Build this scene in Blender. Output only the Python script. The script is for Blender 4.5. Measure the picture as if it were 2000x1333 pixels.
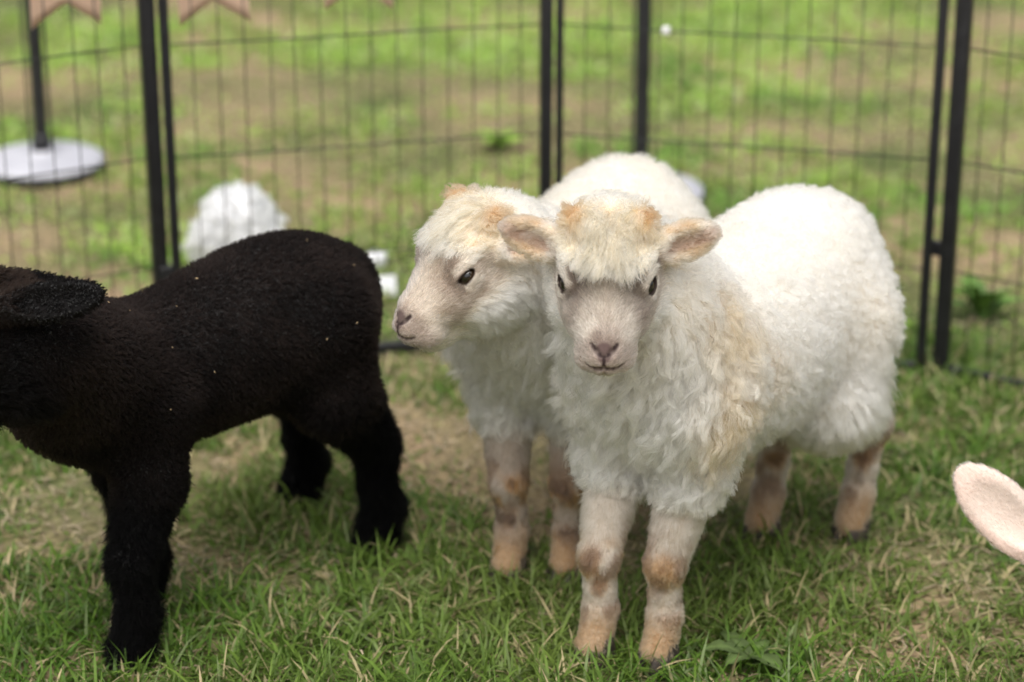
import bpy, math, random
import numpy as np
from mathutils import Vector, Matrix, kdtree

for o in list(bpy.data.objects):
    bpy.data.objects.remove(o)
scene = bpy.context.scene
COL = scene.collection
R = math.radians

# ------------------------------------------------------------------ camera, sky, sun, exposure
CAM_H = 1.35
cam_d = bpy.data.cameras.new('camera')
cam = bpy.data.objects.new('camera', cam_d)
COL.objects.link(cam)
cam.location = (0, 0, CAM_H)
cam.rotation_euler = (R(90 - 21), 0, 0)
cam_d.sensor_width = 36
cam_d.lens = 85
cam_d.clip_start = 0.05
cam_d.clip_end = 2000
cam_d.dof.use_dof = True
cam_d.dof.focus_distance = 2.60
cam_d.dof.aperture_fstop = 2.8
scene.camera = cam

world = bpy.data.worlds.new('World')
scene.world = world
world.use_nodes = True
wn = world.node_tree
sky = wn.nodes.new('ShaderNodeTexSky')
sky.sky_type = 'NISHITA'
sky.sun_disc = False
SUN_EL, SUN_AZ = 63, 192          # degrees; azimuth measured clockwise from +Y
sky.sun_elevation = R(SUN_EL)
sky.sun_rotation = R(SUN_AZ)
sky.air_density = 1.0
sky.dust_density = 6.0
sky.ozone_density = 0.6
bg = wn.nodes['Background']
bg.inputs['Strength'].default_value = 0.15
hs = wn.nodes.new('ShaderNodeHueSaturation')      # thin white cloud washes the blue out of the whole sky
hs.inputs['Saturation'].default_value = 0.2
wn.links.new(sky.outputs[0], hs.inputs['Color'])
wn.links.new(hs.outputs[0], bg.inputs['Color'])

sun_d = bpy.data.lights.new('sun', 'SUN')
sun_d.energy = 1.35
sun_d.angle = R(60)
sun_d.color = (1.0, 0.965, 0.91)
sun = bpy.data.objects.new('sun', sun_d)
COL.objects.link(sun)
az, el = R(SUN_AZ), R(SUN_EL)
sdir = Vector((math.sin(az) * math.cos(el), math.cos(az) * math.cos(el), math.sin(el)))
sun.rotation_euler = sdir.to_track_quat('Z', 'Y').to_euler()
sun.location = (0, 0, 6)

vs = scene.view_settings
vs.view_transform = 'Standard'
vs.look = 'None'
vs.exposure = 0.43
vs.gamma = 1.0
vs.use_curve_mapping = False
cy = scene.cycles
cy.use_denoising = True
cy.max_bounces = 11
cy.diffuse_bounces = 5
cy.glossy_bounces = 5
cy.transmission_bounces = 9
cy.transparent_max_bounces = 8
cy.caustics_reflective = False
cy.caustics_refractive = False

# ------------------------------------------------------------------ small helpers
RNG = np.random.default_rng(7)


def tag(o, label=None, cat=None, group=None, kind=None):
    if label: o['label'] = label
    if cat: o['category'] = cat
    if group: o['group'] = group
    if kind: o['kind'] = kind
    return o


def empty(name, loc=(0, 0, 0), rz=0.0):
    o = bpy.data.objects.new(name, None)
    o.empty_display_size = 0.05
    COL.objects.link(o)
    o.location = loc
    o.rotation_euler = (0, 0, rz)
    return o


def link(name, data, parent=None, mat=None):
    o = bpy.data.objects.new(name, data)
    COL.objects.link(o)
    if parent: o.parent = parent
    if mat and not data.materials: data.materials.append(mat)
    return o


def mesh_np(name, verts, faces, mat=None, smooth=True, colors=None):
    """faces: (n,k) int array, or a list of such arrays."""
    me = bpy.data.meshes.new(name)
    fl = faces if isinstance(faces, list) else [faces]
    fl = [np.asarray(f, dtype=np.int32) for f in fl if len(f)]
    me.vertices.add(len(verts))
    me.vertices.foreach_set('co', np.asarray(verts, dtype=np.float32).ravel())
    nl = sum(f.size for f in fl)
    nf = sum(len(f) for f in fl)
    me.loops.add(nl)
    me.polygons.add(nf)
    me.loops.foreach_set('vertex_index', np.concatenate([f.ravel() for f in fl]))
    tot = np.concatenate([np.full(len(f), f.shape[1], dtype=np.int32) for f in fl])
    start = np.concatenate([[0], np.cumsum(tot)[:-1]]).astype(np.int32)
    me.polygons.foreach_set('loop_start', start)
    me.polygons.foreach_set('loop_total', tot)
    me.polygons.foreach_set('use_smooth', np.full(nf, smooth))
    if colors is not None:
        a = me.attributes.new('Col', 'FLOAT_COLOR', 'POINT')
        c = np.ones((len(verts), 4), dtype=np.float32)
        c[:, :3] = colors
        a.data.foreach_set('color', c.ravel())
    me.update()
    me.validate()
    if mat: me.materials.append(mat)
    return me


def unit(v):
    v = np.asarray(v, dtype=float)
    return v / np.maximum(np.linalg.norm(v, axis=-1, keepdims=True), 1e-9)


def sstep(a, b, x):
    t = np.clip((x - a) / (b - a), 0, 1)
    return t * t * (3 - 2 * t)


def _hash(ix, iy, iz, seed):
    h = (ix * 374761393 + iy * 668265263 + iz * 2147483647 + seed * 1274126177) & 0xFFFFFFFF
    h = ((h ^ (h >> 13)) * 1274126177) & 0xFFFFFFFF
    h = ((h ^ (h >> 16)) * 2246822519) & 0xFFFFFFFF
    return ((h ^ (h >> 15)) & 0xFFFFFF) / float(0xFFFFFF)


def noise(p, scale, seed=0, octaves=1):
    """value noise in 0..1"""
    p = np.asarray(p, dtype=float)
    out = 0; amp = 1; tot = 0
    for o in range(octaves):
        q = p * scale * (2.03 ** o) + 31.7 * o
        i = np.floor(q).astype(np.int64); f = q - i
        f = f * f * (3 - 2 * f)
        r = 0
        for dx in (0, 1):
            for dy in (0, 1):
                for dz in (0, 1):
                    w = (f[:, 0] if dx else 1 - f[:, 0]) * (f[:, 1] if dy else 1 - f[:, 1]) * (f[:, 2] if dz else 1 - f[:, 2])
                    r = r + w * _hash(i[:, 0] + dx, i[:, 1] + dy, i[:, 2] + dz, seed + o)
        out = out + amp * r; tot += amp; amp *= 0.5
    return out / tot


def noise2(x, y, scale, seed=0, octaves=1):
    return noise(np.stack([x, y, np.zeros_like(x)], 1), scale, seed, octaves)


# ------------------------------------------------------------------ materials
def principled(name, color=(0.8, 0.8, 0.8), rough=0.6, spec=0.3, metallic=0.0):
    m = bpy.data.materials.new(name)
    m.use_nodes = True
    b = m.node_tree.nodes['Principled BSDF']
    b.inputs['Base Color'].default_value = (*color, 1)
    b.inputs['Roughness'].default_value = rough
    b.inputs['Specular IOR Level'].default_value = spec
    b.inputs['Metallic'].default_value = metallic
    return m, m.node_tree, b


def speckled(name, c1, c2, scale, rough=0.6, spec=0.3, bump=0.0, detail=6):
    m, nt, b = principled(name, c1, rough, spec)
    tc = nt.nodes.new('ShaderNodeTexCoord')
    nz = nt.nodes.new('ShaderNodeTexNoise')
    nz.inputs['Scale'].default_value = scale
    nz.inputs['Detail'].default_value = detail
    nt.links.new(tc.outputs['Object'], nz.inputs['Vector'])
    rp = nt.nodes.new('ShaderNodeValToRGB')
    rp.color_ramp.elements[0].position = 0.35
    rp.color_ramp.elements[1].position = 0.65
    rp.color_ramp.elements[0].color = (*c1, 1)
    rp.color_ramp.elements[1].color = (*c2, 1)
    nt.links.new(nz.outputs['Fac'], rp.inputs['Fac'])
    nt.links.new(rp.outputs['Color'], b.inputs['Base Color'])
    if bump:
        bp = nt.nodes.new('ShaderNodeBump')
        bp.inputs['Strength'].default_value = bump
        bp.inputs['Distance'].default_value = 0.002
        nt.links.new(nz.outputs['Fac'], bp.inputs['Height'])
        nt.links.new(bp.outputs['Normal'], b.inputs['Normal'])
    return m


def attr_mat(name, rough=0.7, spec=0.2, bump_scale=0, translucent=0.0):
    m, nt, b = principled(name, (0.8, 0.8, 0.8), rough, spec)
    at = nt.nodes.new('ShaderNodeAttribute')
    at.attribute_name = 'Col'
    nt.links.new(at.outputs['Color'], b.inputs['Base Color'])
    if bump_scale:
        tc = nt.nodes.new('ShaderNodeTexCoord')
        nz = nt.nodes.new('ShaderNodeTexNoise')
        nz.inputs['Scale'].default_value = bump_scale
        nt.links.new(tc.outputs['Object'], nz.inputs['Vector'])
        bp = nt.nodes.new('ShaderNodeBump')
        bp.inputs['Strength'].default_value = 0.4
        bp.inputs['Distance'].default_value = 0.001
        nt.links.new(nz.outputs['Fac'], bp.inputs['Height'])
        nt.links.new(bp.outputs['Normal'], b.inputs['Normal'])
    if translucent:
        tr = nt.nodes.new('ShaderNodeBsdfTranslucent')
        nt.links.new(at.outputs['Color'], tr.inputs['Color'])
        mx = nt.nodes.new('ShaderNodeMixShader')
        mx.inputs['Fac'].default_value = translucent
        nt.links.new(b.outputs[0], mx.inputs[1])
        nt.links.new(tr.outputs[0], mx.inputs[2])
        nt.links.new(mx.outputs[0], nt.nodes['Material Output'].inputs['Surface'])
    return m


def hair_mat(name, rough=0.45, radial=0.55, coat=0.0):
    m = bpy.data.materials.new(name)
    m.use_nodes = True
    nt = m.node_tree
    nt.nodes.remove(nt.nodes['Principled BSDF'])
    h = nt.nodes.new('ShaderNodeBsdfHairPrincipled')
    h.model = 'CHIANG'
    h.parametrization = 'COLOR'
    at = nt.nodes.new('ShaderNodeAttribute')
    at.attribute_name = 'Col'
    nt.links.new(at.outputs['Color'], h.inputs['Color'])
    h.inputs['Roughness'].default_value = rough
    h.inputs['Radial Roughness'].default_value = radial
    h.inputs['Coat'].default_value = coat
    h.inputs['Random Roughness'].default_value = 0.2
    nt.links.new(h.outputs[0], nt.nodes['Material Output'].inputs['Surface'])
    return m


M = {}
M['skin'] = attr_mat('lamb_skin', 0.75, 0.15, 900)
M['wool'] = hair_mat('wool_fibre', 0.6, 0.7)
M['dark_wool'] = hair_mat('dark_wool_fibre', 0.75, 0.8)
M['dark_wool'].node_tree.nodes['Principled Hair BSDF'].inputs['IOR'].default_value = 1.12
M['black_metal'] = speckled('black_powder_coat', (0.010, 0.010, 0.011), (0.016, 0.016, 0.018), 60, 0.42, 0.4, 0.15)
M['wire'] = speckled('black_wire', (0.012, 0.013, 0.012), (0.03, 0.03, 0.028), 80, 0.5, 0.4)
M['white_plastic'] = speckled('white_plastic', (0.46, 0.46, 0.50), (0.38, 0.38, 0.42), 14, 0.45, 0.4)
M['black_rubber'] = speckled('black_rubber', (0.015, 0.015, 0.016), (0.03, 0.03, 0.03), 40, 0.8, 0.2)
M['pole'] = speckled('pole_paint', (0.012, 0.012, 0.014), (0.022, 0.022, 0.024), 30, 0.4, 0.4)
M['paper'] = speckled('white_paper', (0.78, 0.78, 0.80), (0.68, 0.68, 0.72), 50, 0.7, 0.2)
M['flag'] = speckled('terracotta_cloth', (0.78, 0.60, 0.47), (0.72, 0.55, 0.43), 120, 0.9, 0.1, 0.3)
_nt = M['flag'].node_tree
_tr = _nt.nodes.new('ShaderNodeBsdfTranslucent'); _tr.inputs['Color'].default_value = (.78, .60, .47, 1)
_mx = _nt.nodes.new('ShaderNodeMixShader'); _mx.inputs['Fac'].default_value = .5
_nt.links.new(_nt.nodes['Principled BSDF'].outputs[0], _mx.inputs[1]); _nt.links.new(_tr.outputs[0], _mx.inputs[2])
_nt.links.new(_mx.outputs[0], _nt.nodes['Material Output'].inputs['Surface'])
M['string'] = speckled('jute_string', (0.45, 0.34, 0.2), (0.3, 0.22, 0.13), 200, 0.9, 0.1)
M['hoof'] = speckled('hoof_horn', (0.030, 0.024, 0.020), (0.07, 0.055, 0.045), 120, 0.55, 0.3, 0.4)
M['grass'] = attr_mat('grass_blades', 0.55, 0.25, 0, 0.35)
M['leaf'] = attr_mat('weed_leaf', 0.5, 0.3, 300, 0.25)
M['straw'] = attr_mat('dry_straw', 0.7, 0.2, 0, 0.1)
M['clip'] = speckled('pale_clip', (0.7, 0.7, 0.68), (0.6, 0.6, 0.58), 200, 0.5, 0.3)

# eye: dark brown iris with a wide horizontal pupil, wet surface
me_, nt, b = principled('eye_wet', (0.02, 0.012, 0.006), 0.04, 0.6)
tc = nt.nodes.new('ShaderNodeTexCoord')
mp = nt.nodes.new('ShaderNodeMapping')
mp.inputs['Scale'].default_value = (120, 260, 0)
nt.links.new(tc.outputs['Object'], mp.inputs['Vector'])
ln = nt.nodes.new('ShaderNodeVectorMath'); ln.operation = 'LENGTH'
nt.links.new(mp.outputs[0], ln.inputs[0])
rp = nt.nodes.new('ShaderNodeValToRGB')
rp.color_ramp.elements[0].position = 0.75; rp.color_ramp.elements[0].color = (0.004, 0.003, 0.003, 1)
rp.color_ramp.elements[1].position = 0.95; rp.color_ramp.elements[1].color = (0.035, 0.020, 0.009, 1)
nt.links.new(ln.outputs['Value'], rp.inputs['Fac'])
nt.links.new(rp.outputs['Color'], b.inputs['Base Color'])
b.inputs['Coat Weight'].default_value = 0.6
b.inputs['Coat Roughness'].default_value = 0.03
M['eye'] = me_

# ground: worn turf on brown soil
m, nt, b = principled('turf_soil', (0.2, 0.15, 0.1), 0.95, 0.1)
tc = nt.nodes.new('ShaderNodeTexCoord')
n1 = nt.nodes.new('ShaderNodeTexNoise'); n1.inputs['Scale'].default_value = 2.2; n1.inputs['Detail'].default_value = 5
n2 = nt.nodes.new('ShaderNodeTexNoise'); n2.inputs['Scale'].default_value = 90; n2.inputs['Detail'].default_value = 8
r1 = nt.nodes.new('ShaderNodeValToRGB')
r1.color_ramp.elements[0].position = 0.38; r1.color_ramp.elements[0].color = (0.10, 0.13, 0.045, 1)
r1.color_ramp.elements[1].position = 0.62; r1.color_ramp.elements[1].color = (0.34, 0.255, 0.16, 1)
r2 = nt.nodes.new('ShaderNodeValToRGB')
r2.color_ramp.elements[0].position = 0.3; r2.color_ramp.elements[0].color = (0.45, 0.45, 0.45, 1)
r2.color_ramp.elements[1].position = 0.7; r2.color_ramp.elements[1].color = (1.25, 1.2, 1.15, 1)
mx = nt.nodes.new('ShaderNodeMix'); mx.data_type = 'RGBA'; mx.blend_type = 'MULTIPLY'
mx.inputs['Factor'].default_value = 1.0
nt.links.new(tc.outputs['Object'], n1.inputs['Vector']); nt.links.new(tc.outputs['Object'], n2.inputs['Vector'])
nt.links.new(n1.outputs['Fac'], r1.inputs['Fac']); nt.links.new(n2.outputs['Fac'], r2.inputs['Fac'])
nt.links.new(r1.outputs['Color'], mx.inputs[6]); nt.links.new(r2.outputs['Color'], mx.inputs[7])
nt.links.new(mx.outputs[2], b.inputs['Base Color'])
bp = nt.nodes.new('ShaderNodeBump'); bp.inputs['Strength'].default_value = 0.8; bp.inputs['Distance'].default_value = 0.006
nt.links.new(n2.outputs['Fac'], bp.inputs['Height']); nt.links.new(bp.outputs['Normal'], b.inputs['Normal'])
M['ground'] = m

# ------------------------------------------------------------------ ground
S = 400
gm = mesh_np('ground', np.array([(-S, -S, 0), (S, -S, 0), (S, S, 0), (-S, S, 0)], float), np.array([[0, 1, 2, 3]]), M['ground'], False)
tag(link('ground', gm), kind='structure')


# ------------------------------------------------------------------ basic solid builders (numpy)
def box_np(x0, x1, y0, y1, z0, z1):
    v = np.array([(x, y, z) for z in (z0, z1) for y in (y0, y1) for x in (x0, x1)], float)
    f = np.array([(0, 2, 3, 1), (4, 5, 7, 6), (0, 1, 5, 4), (2, 6, 7, 3), (0, 4, 6, 2), (1, 3, 7, 5)])
    return v, f


def tube_np(pts, rad, n=6, cap=True):
    pts = np.asarray(pts, float)
    k = len(pts)
    rad = np.broadcast_to(np.asarray(rad, float), (k,))
    tan = np.gradient(pts, axis=0)
    tan = unit(tan)
    ref = np.array([0, 0, 1.0]) if abs(tan[0][2]) < 0.9 else np.array([1.0, 0, 0])
    vs_, fs = [], []
    for i in range(k):
        a = unit(np.cross(tan[i], ref)); b2 = np.cross(tan[i], a)
        for j in range(n):
            t = 2 * math.pi * j / n
            vs_.append(pts[i] + rad[i] * (math.cos(t) * a + math.sin(t) * b2))
    for i in range(k - 1):
        for j in range(n):
            j2 = (j + 1) % n
            fs.append((i * n + j, i * n + j2, (i + 1) * n + j2, (i + 1) * n + j))
    out = [np.array(fs)]
    if cap:
        out.append(np.array([list(range(n))[::-1], [(k - 1) * n + j for j in range(n)]]))
    return np.array(vs_), out


def bevel_box(name, x0, x1, y0, y1, z0, z1, mat, bev=0.002):
    import bmesh
    v, f = box_np(x0, x1, y0, y1, z0, z1)
    bm = bmesh.new()
    bv = [bm.verts.new(p) for p in v]
    for q in f: bm.faces.new([bv[i] for i in q])
    bmesh.ops.bevel(bm, geom=list(bm.edges), offset=bev, segments=2, affect='EDGES', profile=0.6)
    me = bpy.data.meshes.new(name)
    bm.to_mesh(me); bm.free()
    for p in me.polygons: p.use_smooth = True
    me.materials.append(mat)
    return me


def lathe_np(profile, n=32):
    v, f = [], []
    for r, z in profile:
        for j in range(n):
            t = 2 * math.pi * j / n
            v.append((r * math.cos(t), r * math.sin(t), z))
    for i in range(len(profile) - 1):
        for j in range(n):
            j2 = (j + 1) % n
            f.append((i * n + j, i * n + j2, (i + 1) * n + j2, (i + 1) * n + j))
    return np.array(v), np.array(f)


# ------------------------------------------------------------------ pen panels
FENCE_H = 0.84
ROW = 0.168


def pen_panel(p0, p1, w0, w1, label):
    """wire pen panel standing from p0 to p1 (ground points); w0, w1 widths of its two posts"""
    dx, dy = p1[0] - p0[0], p1[1] - p0[1]
    L = math.hypot(dx, dy)
    t = empty('pen_panel', (p0[0], p0[1], 0), math.atan2(dy, dx))
    tag(t, label, 'pen panel', 'wire pen panels round the lambs')
    link('post', bevel_box('post', -w0 / 2, w0 / 2, -0.0075, 0.0075, 0.0, FENCE_H + 0.012, M['black_metal']), t)
    link('post', bevel_box('post', L - w1 / 2, L + w1 / 2, -0.0075, 0.0075, 0.0, FENCE_H + 0.012, M['black_metal']), t)
    for z in (0.013, FENCE_H):
        link('rail', bevel_box('rail', w0 / 2 - 0.001, L - w1 / 2 + 0.001, -0.006, 0.006, z - 0.0075, z + 0.0075, M['black_metal']), t)
    # upright wires share one mesh
    v, f = tube_np([(0, 0, 0.012), (0, 0, FENCE_H / 2), (0, 0, FENCE_H - 0.003)], 0.00095, 6)
    wm = mesh_np('upright_wire', v, f, M['wire'])
    n = max(2, round(L / 0.0375))
    for i in range(1, n):
        o = link('upright_wire', wm, t)
        o.location = (i * L / n, 0.0, 0)
        o.rotation_euler = (R(random.uniform(-.15, .15)), R(random.uniform(-.25, .25)), 0)
    for k in range(1, 5):
        v, f = tube_np([(w0 / 2 - .002, 0.0025, 0), (L * .3, 0.0025, -.0012), (L * .7, 0.0025, .001), (L - w1 / 2 + .002, 0.0020, 0)], 0.0012, 6)
        o = link('cross_wire', mesh_np('cross_wire', v, f, M['wire']), t)
        o.location = (0, 0, k * ROW)
    return t


random.seed(3)
P1a, P1b = (-0.5217, 3.386), (-0.4975, 3.386)
P2a, P2b = (0.0508, 3.513), (0.0713, 3.513)
P3a, P3b = (0.6126, 3.374), (0.642, 3.369)
LP = (-1.008, 3.107)
RP = (1.112, 3.067)
pl = pen_panel(LP, P1a, 0.014, 0.022, 'black wire pen panel angled away behind the head of the black lamb')
pm = pen_panel(P1b, P2a, 0.014, 0.018, 'black wire pen panel standing in front of the fluffy white bundle')
pr = pen_panel(P2b, P3a, 0.010, 0.014, 'black wire pen panel standing behind the backs of the two white lambs')
pe = pen_panel(P3b, RP, 0.022, 0.014, 'black wire pen panel with its bottom rail in open grass, past the white lamb rump')
# hinge clips that hold neighbouring posts together
for par, x, z in ((pe, -0.016, 0.200), (pe, -0.016, 0.66), (pm, -0.012, 0.66), (pr, -0.010, 0.66), (pm, -0.012, 0.16), (pr, -0.010, 0.16)):
    link('hinge_clip', bevel_box('hinge_clip', x - 0.013, x + 0.009, -0.0065, 0.0062, z - 0.011, z + 0.011, M['black_metal'], 0.002), par)
# pale clip on the upper cross wire of the middle-right panel
lw = math.hypot(P3a[0] - P2b[0], P3a[1] - P2b[1])
link('wire_clip', bevel_box('wire_clip', lw * 0.285 - .006, lw * 0.285 + .006, -0.0035, 0.008, 3 * ROW - .006, 3 * ROW + .006, M['clip'], 0.0025), pr)

# ------------------------------------------------------------------ bunting tied along the pen top
bu = empty('bunting', (P1b[0], P1b[1], FENCE_H))
tag(bu, 'terracotta swallowtail flag bunting tied along the top of the pen', 'bunting')


def on_panel(p0, p1, s, off=0.014):
    d = np.array(p1) - np.array(p0); Lg = np.linalg.norm(d); d = d / Lg
    nrm = np.array((-d[1], d[0]))
    return np.array(p0) + d * s + nrm * off, math.atan2(d[1], d[0])


def flag_mesh(w, h, notch, seed):
    nx, nz = 13, 18
    rng = np.random.default_rng(seed)
    ph = rng.uniform(0, 6)
    v, f = [], []
    for side in (0, 1):
        for j in range(nz):
            for i in range(nx):
                a = i / (nx - 1) * 2 - 1
                bot = -h + notch * (1 - abs(a))
                z = bot * j / (nz - 1)
                y = 0.004 * math.sin(a * 2.2 + ph + j * .12) * j / (nz - 1) + side * 0.0008
                v.append((a * w / 2 * (1 - .02 * j / nz), y, z))
    N = nx * nz
    for j in range(nz - 1):
        for i in range(nx - 1):
            q = (j * nx + i, j * nx + i + 1, (j + 1) * nx + i + 1, (j + 1) * nx + i)
            f.append(q); f.append(tuple(N + k for k in q[::-1]))
    for i in range(nx - 1):
        f.append(((nz - 1) * nx + i, (nz - 1) * nx + i + 1, N + (nz - 1) * nx + i + 1, N + (nz - 1) * nx + i))
    return mesh_np('flag', np.array(v), np.array(f), M['flag'])


flag_spots = [(LP, P1a, 0.10), (LP, P1a, 0.275), (LP, P1a, 0.452), (P1b, P2a, 0.064), (P1b, P2a, 0.295), (P1b, P2a, 0.52)]
spts = []
for i, (a, b2, s) in enumerate(flag_spots):
    p, ang = on_panel(a, b2, s)
    drop = [.30, .30, .298, .312, .302, .25][i]
    fo = link('flag', flag_mesh(0.103, drop, 0.034, i), bu)
    fo.location = (p[0] - bu.location[0], p[1] - bu.location[1], 0)
    fo.rotation_euler = (0, R([2, -1, 1, -2, 2, 1][i]), ang)
    spts.append((p[0] - bu.location[0], p[1] - bu.location[1], 0.0))
e0, _ = on_panel(LP, P1a, 0.0); e1, _ = on_panel(P1b, P2a, 0.56)
spts = [(e0[0] - bu.location[0], e0[1] - bu.location[1], 0)] + spts + [(e1[0] - bu.location[0], e1[1] - bu.location[1], 0)]
v, f = tube_np(spts, 0.002, 6)
link('string', mesh_np('string', v, f, M['string']), bu)


# ------------------------------------------------------------------ poles on round bases
def stand(loc, label, tilt):
    t = empty('weighted_pole', (loc[0], loc[1], 0))
    tag(t, label, 'pole stand', 'poles on round white bases beyond the pen')
    v, f = lathe_np([(0.0, 0.0), (0.112, 0.0), (0.116, 0.006), (0.116, 0.018), (0.110, 0.022)], 40)
    link('base_rim', mesh_np('base_rim', v, f, M['black_rubber']), t)
    v, f = lathe_np([(0.1165, 0.019), (0.117, 0.023), (0.112, 0.028), (0.09, 0.033), (0.05, 0.036), (0.026, 0.037), (0.024, 0.044), (0.0, 0.044)], 40)
    link('base_disc', mesh_np('base_disc', v, f, M['white_plastic']), t)
    v, f = lathe_np([(0.0145, 0.03), (0.0145, 2.2), (0.0, 2.2)], 20)
    o = link('pole', mesh_np('pole', v, f, M['pole']), t)
    o.rotation_euler = (0, R(tilt), 0)
    v, f = lathe_np([(0.0, 0.043), (0.019, 0.043), (0.019, 0.07), (0.015, 0.074)], 20)
    link('collar', mesh_np('collar', v, f, M['pole']), t)
    return t


stand((-0.893, 4.42), 'black pole on a fully visible round white base, beyond the black lamb head', 0.2)
stand((0.235, 4.23), 'black pole on a half hidden white base, behind the rump of the rear white lamb', 0.0)


# ------------------------------------------------------------------ signed-distance modelling
def smin(a, b, k):
    if k <= 0: return np.minimum(a, b)
    h = np.maximum(k - np.abs(a - b), 0) / k
    return np.minimum(a, b) - h * h * k * 0.25


def smax(a, b, k):
    return -smin(-a, -b, k)


class Ell:
    def __init__(s, c, r, A=None):
        s.c = np.array(c, float); s.r = np.array(r, float)
        s.A = np.eye(3) if A is None else np.array(A, float)     # rows = local axes
        m = max(r); s.lo = s.c - m; s.hi = s.c + m

    def __call__(s, p):
        q = (p - s.c) @ s.A.T
        k0 = np.sqrt(((q / s.r) ** 2).sum(-1)); k1 = np.sqrt(((q / s.r ** 2) ** 2).sum(-1))
        return k0 * (k0 - 1) / np.maximum(k1, 1e-9)


class Cone:
    def __init__(s, a, b, ra, rb):
        s.a = np.array(a, float); s.b = np.array(b, float); s.ra = ra; s.rb = rb
        m = max(ra, rb); s.lo = np.minimum(s.a, s.b) - m; s.hi = np.maximum(s.a, s.b) + m

    def __call__(s, p):
        ab = s.b - s.a
        t = np.clip(((p - s.a) @ ab) / max(ab @ ab, 1e-12), 0, 1)
        return np.linalg.norm(p - s.a - t[..., None] * ab, axis=-1) - (s.ra + (s.rb - s.ra) * t)


class Field:
    """list of (op, primitive, k): op '+' union or '-' carve"""
    def __init__(s): s.items = []

    def add(s, prim, k=0.02): s.items.append(('+', prim, k)); return prim

    def cut(s, prim, k=0.004): s.items.append(('-', prim, k)); return prim

    def __call__(s, p):
        d = np.full(p.shape[:-1], 10.0)
        for op, pr, k in s.items:
            d = smin(d, pr(p), k) if op == '+' else smax(d, -pr(p), k)
        return d

    def grid(s, X, Y, Z, margin=0.05):
        d = np.full((len(X), len(Y), len(Z)), 10.0)
        for op, pr, k in s.items:
            sl = []
            for ax, c in enumerate((X, Y, Z)):
                a = np.searchsorted(c, pr.lo[ax] - margin); b2 = np.searchsorted(c, pr.hi[ax] + margin)
                sl.append(slice(max(a, 0), max(b2, 0)))
            xs, ys, zs = X[sl[0]], Y[sl[1]], Z[sl[2]]
            if not (len(xs) and len(ys) and len(zs)): continue
            P = np.stack(np.meshgrid(xs, ys, zs, indexing='ij'), -1)
            sub = d[sl[0], sl[1], sl[2]]
            v = pr(P)
            d[sl[0], sl[1], sl[2]] = smin(sub, v, k) if op == '+' else smax(sub, -v, k)
        return d

    def grad(s, p, d=None, e=0.0005):
        g = np.zeros_like(p)
        d = s(p) if d is None else d
        for i in range(3):
            dp = np.zeros(3); dp[i] = e
            g[:, i] = (s(p + dp) - d) / e
        return g


def axis(lo, hi, flo, fhi, hf, hc):
    a = []
    x = lo
    while x < hi:
        a.append(x)
        dist = 0 if flo <= x <= fhi else min(abs(x - flo), abs(x - fhi))
        x += hf + (hc - hf) * min(1, dist / 0.04)
    return np.array(a)


def surface_nets(F, X, Y, Z):
    D = F.grid(X, Y, Z)
    ins = D < 0
    nx, ny, nz = D.shape
    c = np.zeros((nx - 1, ny - 1, nz - 1), int)
    for dx in (0, 1):
        for dy in (0, 1):
            for dz in (0, 1):
                c += ins[dx:nx - 1 + dx, dy:ny - 1 + dy, dz:nz - 1 + dz]
    act = (c > 0) & (c < 8)
    I = np.argwhere(act)
    idx = np.full(act.shape, -1, int)
    idx[act] = np.arange(len(I))
    acc = np.zeros((len(I), 3)); cnt = np.zeros(len(I))
    co = [X, Y, Z]
    for ax in range(3):
        o1, o2 = [k for k in range(3) if k != ax]
        for a in (0, 1):
            for b2 in (0, 1):
                i0 = I.copy(); i0[:, o1] += a; i0[:, o2] += b2
                i1 = i0.copy(); i1[:, ax] += 1
                d0 = D[tuple(i0.T)]; d1 = D[tuple(i1.T)]
                cr = (d0 < 0) != (d1 < 0)
                t = np.where(cr, d0 / np.where(cr, d0 - d1, 1), 0)
                p = np.stack([co[k][i0[:, k]] for k in range(3)], 1)
                p[:, ax] += t * (co[ax][i1[:, ax]] - co[ax][i0[:, ax]])
                acc += np.where(cr[:, None], p, 0); cnt += cr
    V = acc / cnt[:, None]
    quads = []
    for ax in range(3):
        o1, o2 = [(1, 2), (2, 0), (0, 1)][ax]
        sl0 = [slice(None)] * 3; sl1 = [slice(None)] * 3
        sl0[ax] = slice(0, -1); sl1[ax] = slice(1, None)
        a, b2 = ins[tuple(sl0)], ins[tuple(sl1)]
        E = np.argwhere(a != b2)
        ok = (E[:, o1] > 0) & (E[:, o2] > 0) & (E[:, o1] < D.shape[o1] - 1) & (E[:, o2] < D.shape[o2] - 1)
        E = E[ok]
        flip = a[tuple(E.T)]
        q = []
        for s1, s2 in ((-1, -1), (0, -1), (0, 0), (-1, 0)):
            e = E.copy(); e[:, o1] += s1; e[:, o2] += s2
            q.append(idx[tuple(e.T)])
        q = np.stack(q, 1)
        q = np.where(flip[:, None], q, q[:, ::-1])
        quads.append(q)
    Q = np.concatenate(quads)
    Q = Q[(Q >= 0).all(1)]
    for _ in range(2):
        d = F(V); g = F.grad(V, d)
        st = d[:, None] * g / np.maximum((g * g).sum(1, keepdims=True), 0.2)
        ln_ = np.linalg.norm(st, axis=1, keepdims=True)
        V = V - st * np.minimum(1, 0.003 / np.maximum(ln_, 1e-9))
    return V, Q, unit(g)


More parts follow.
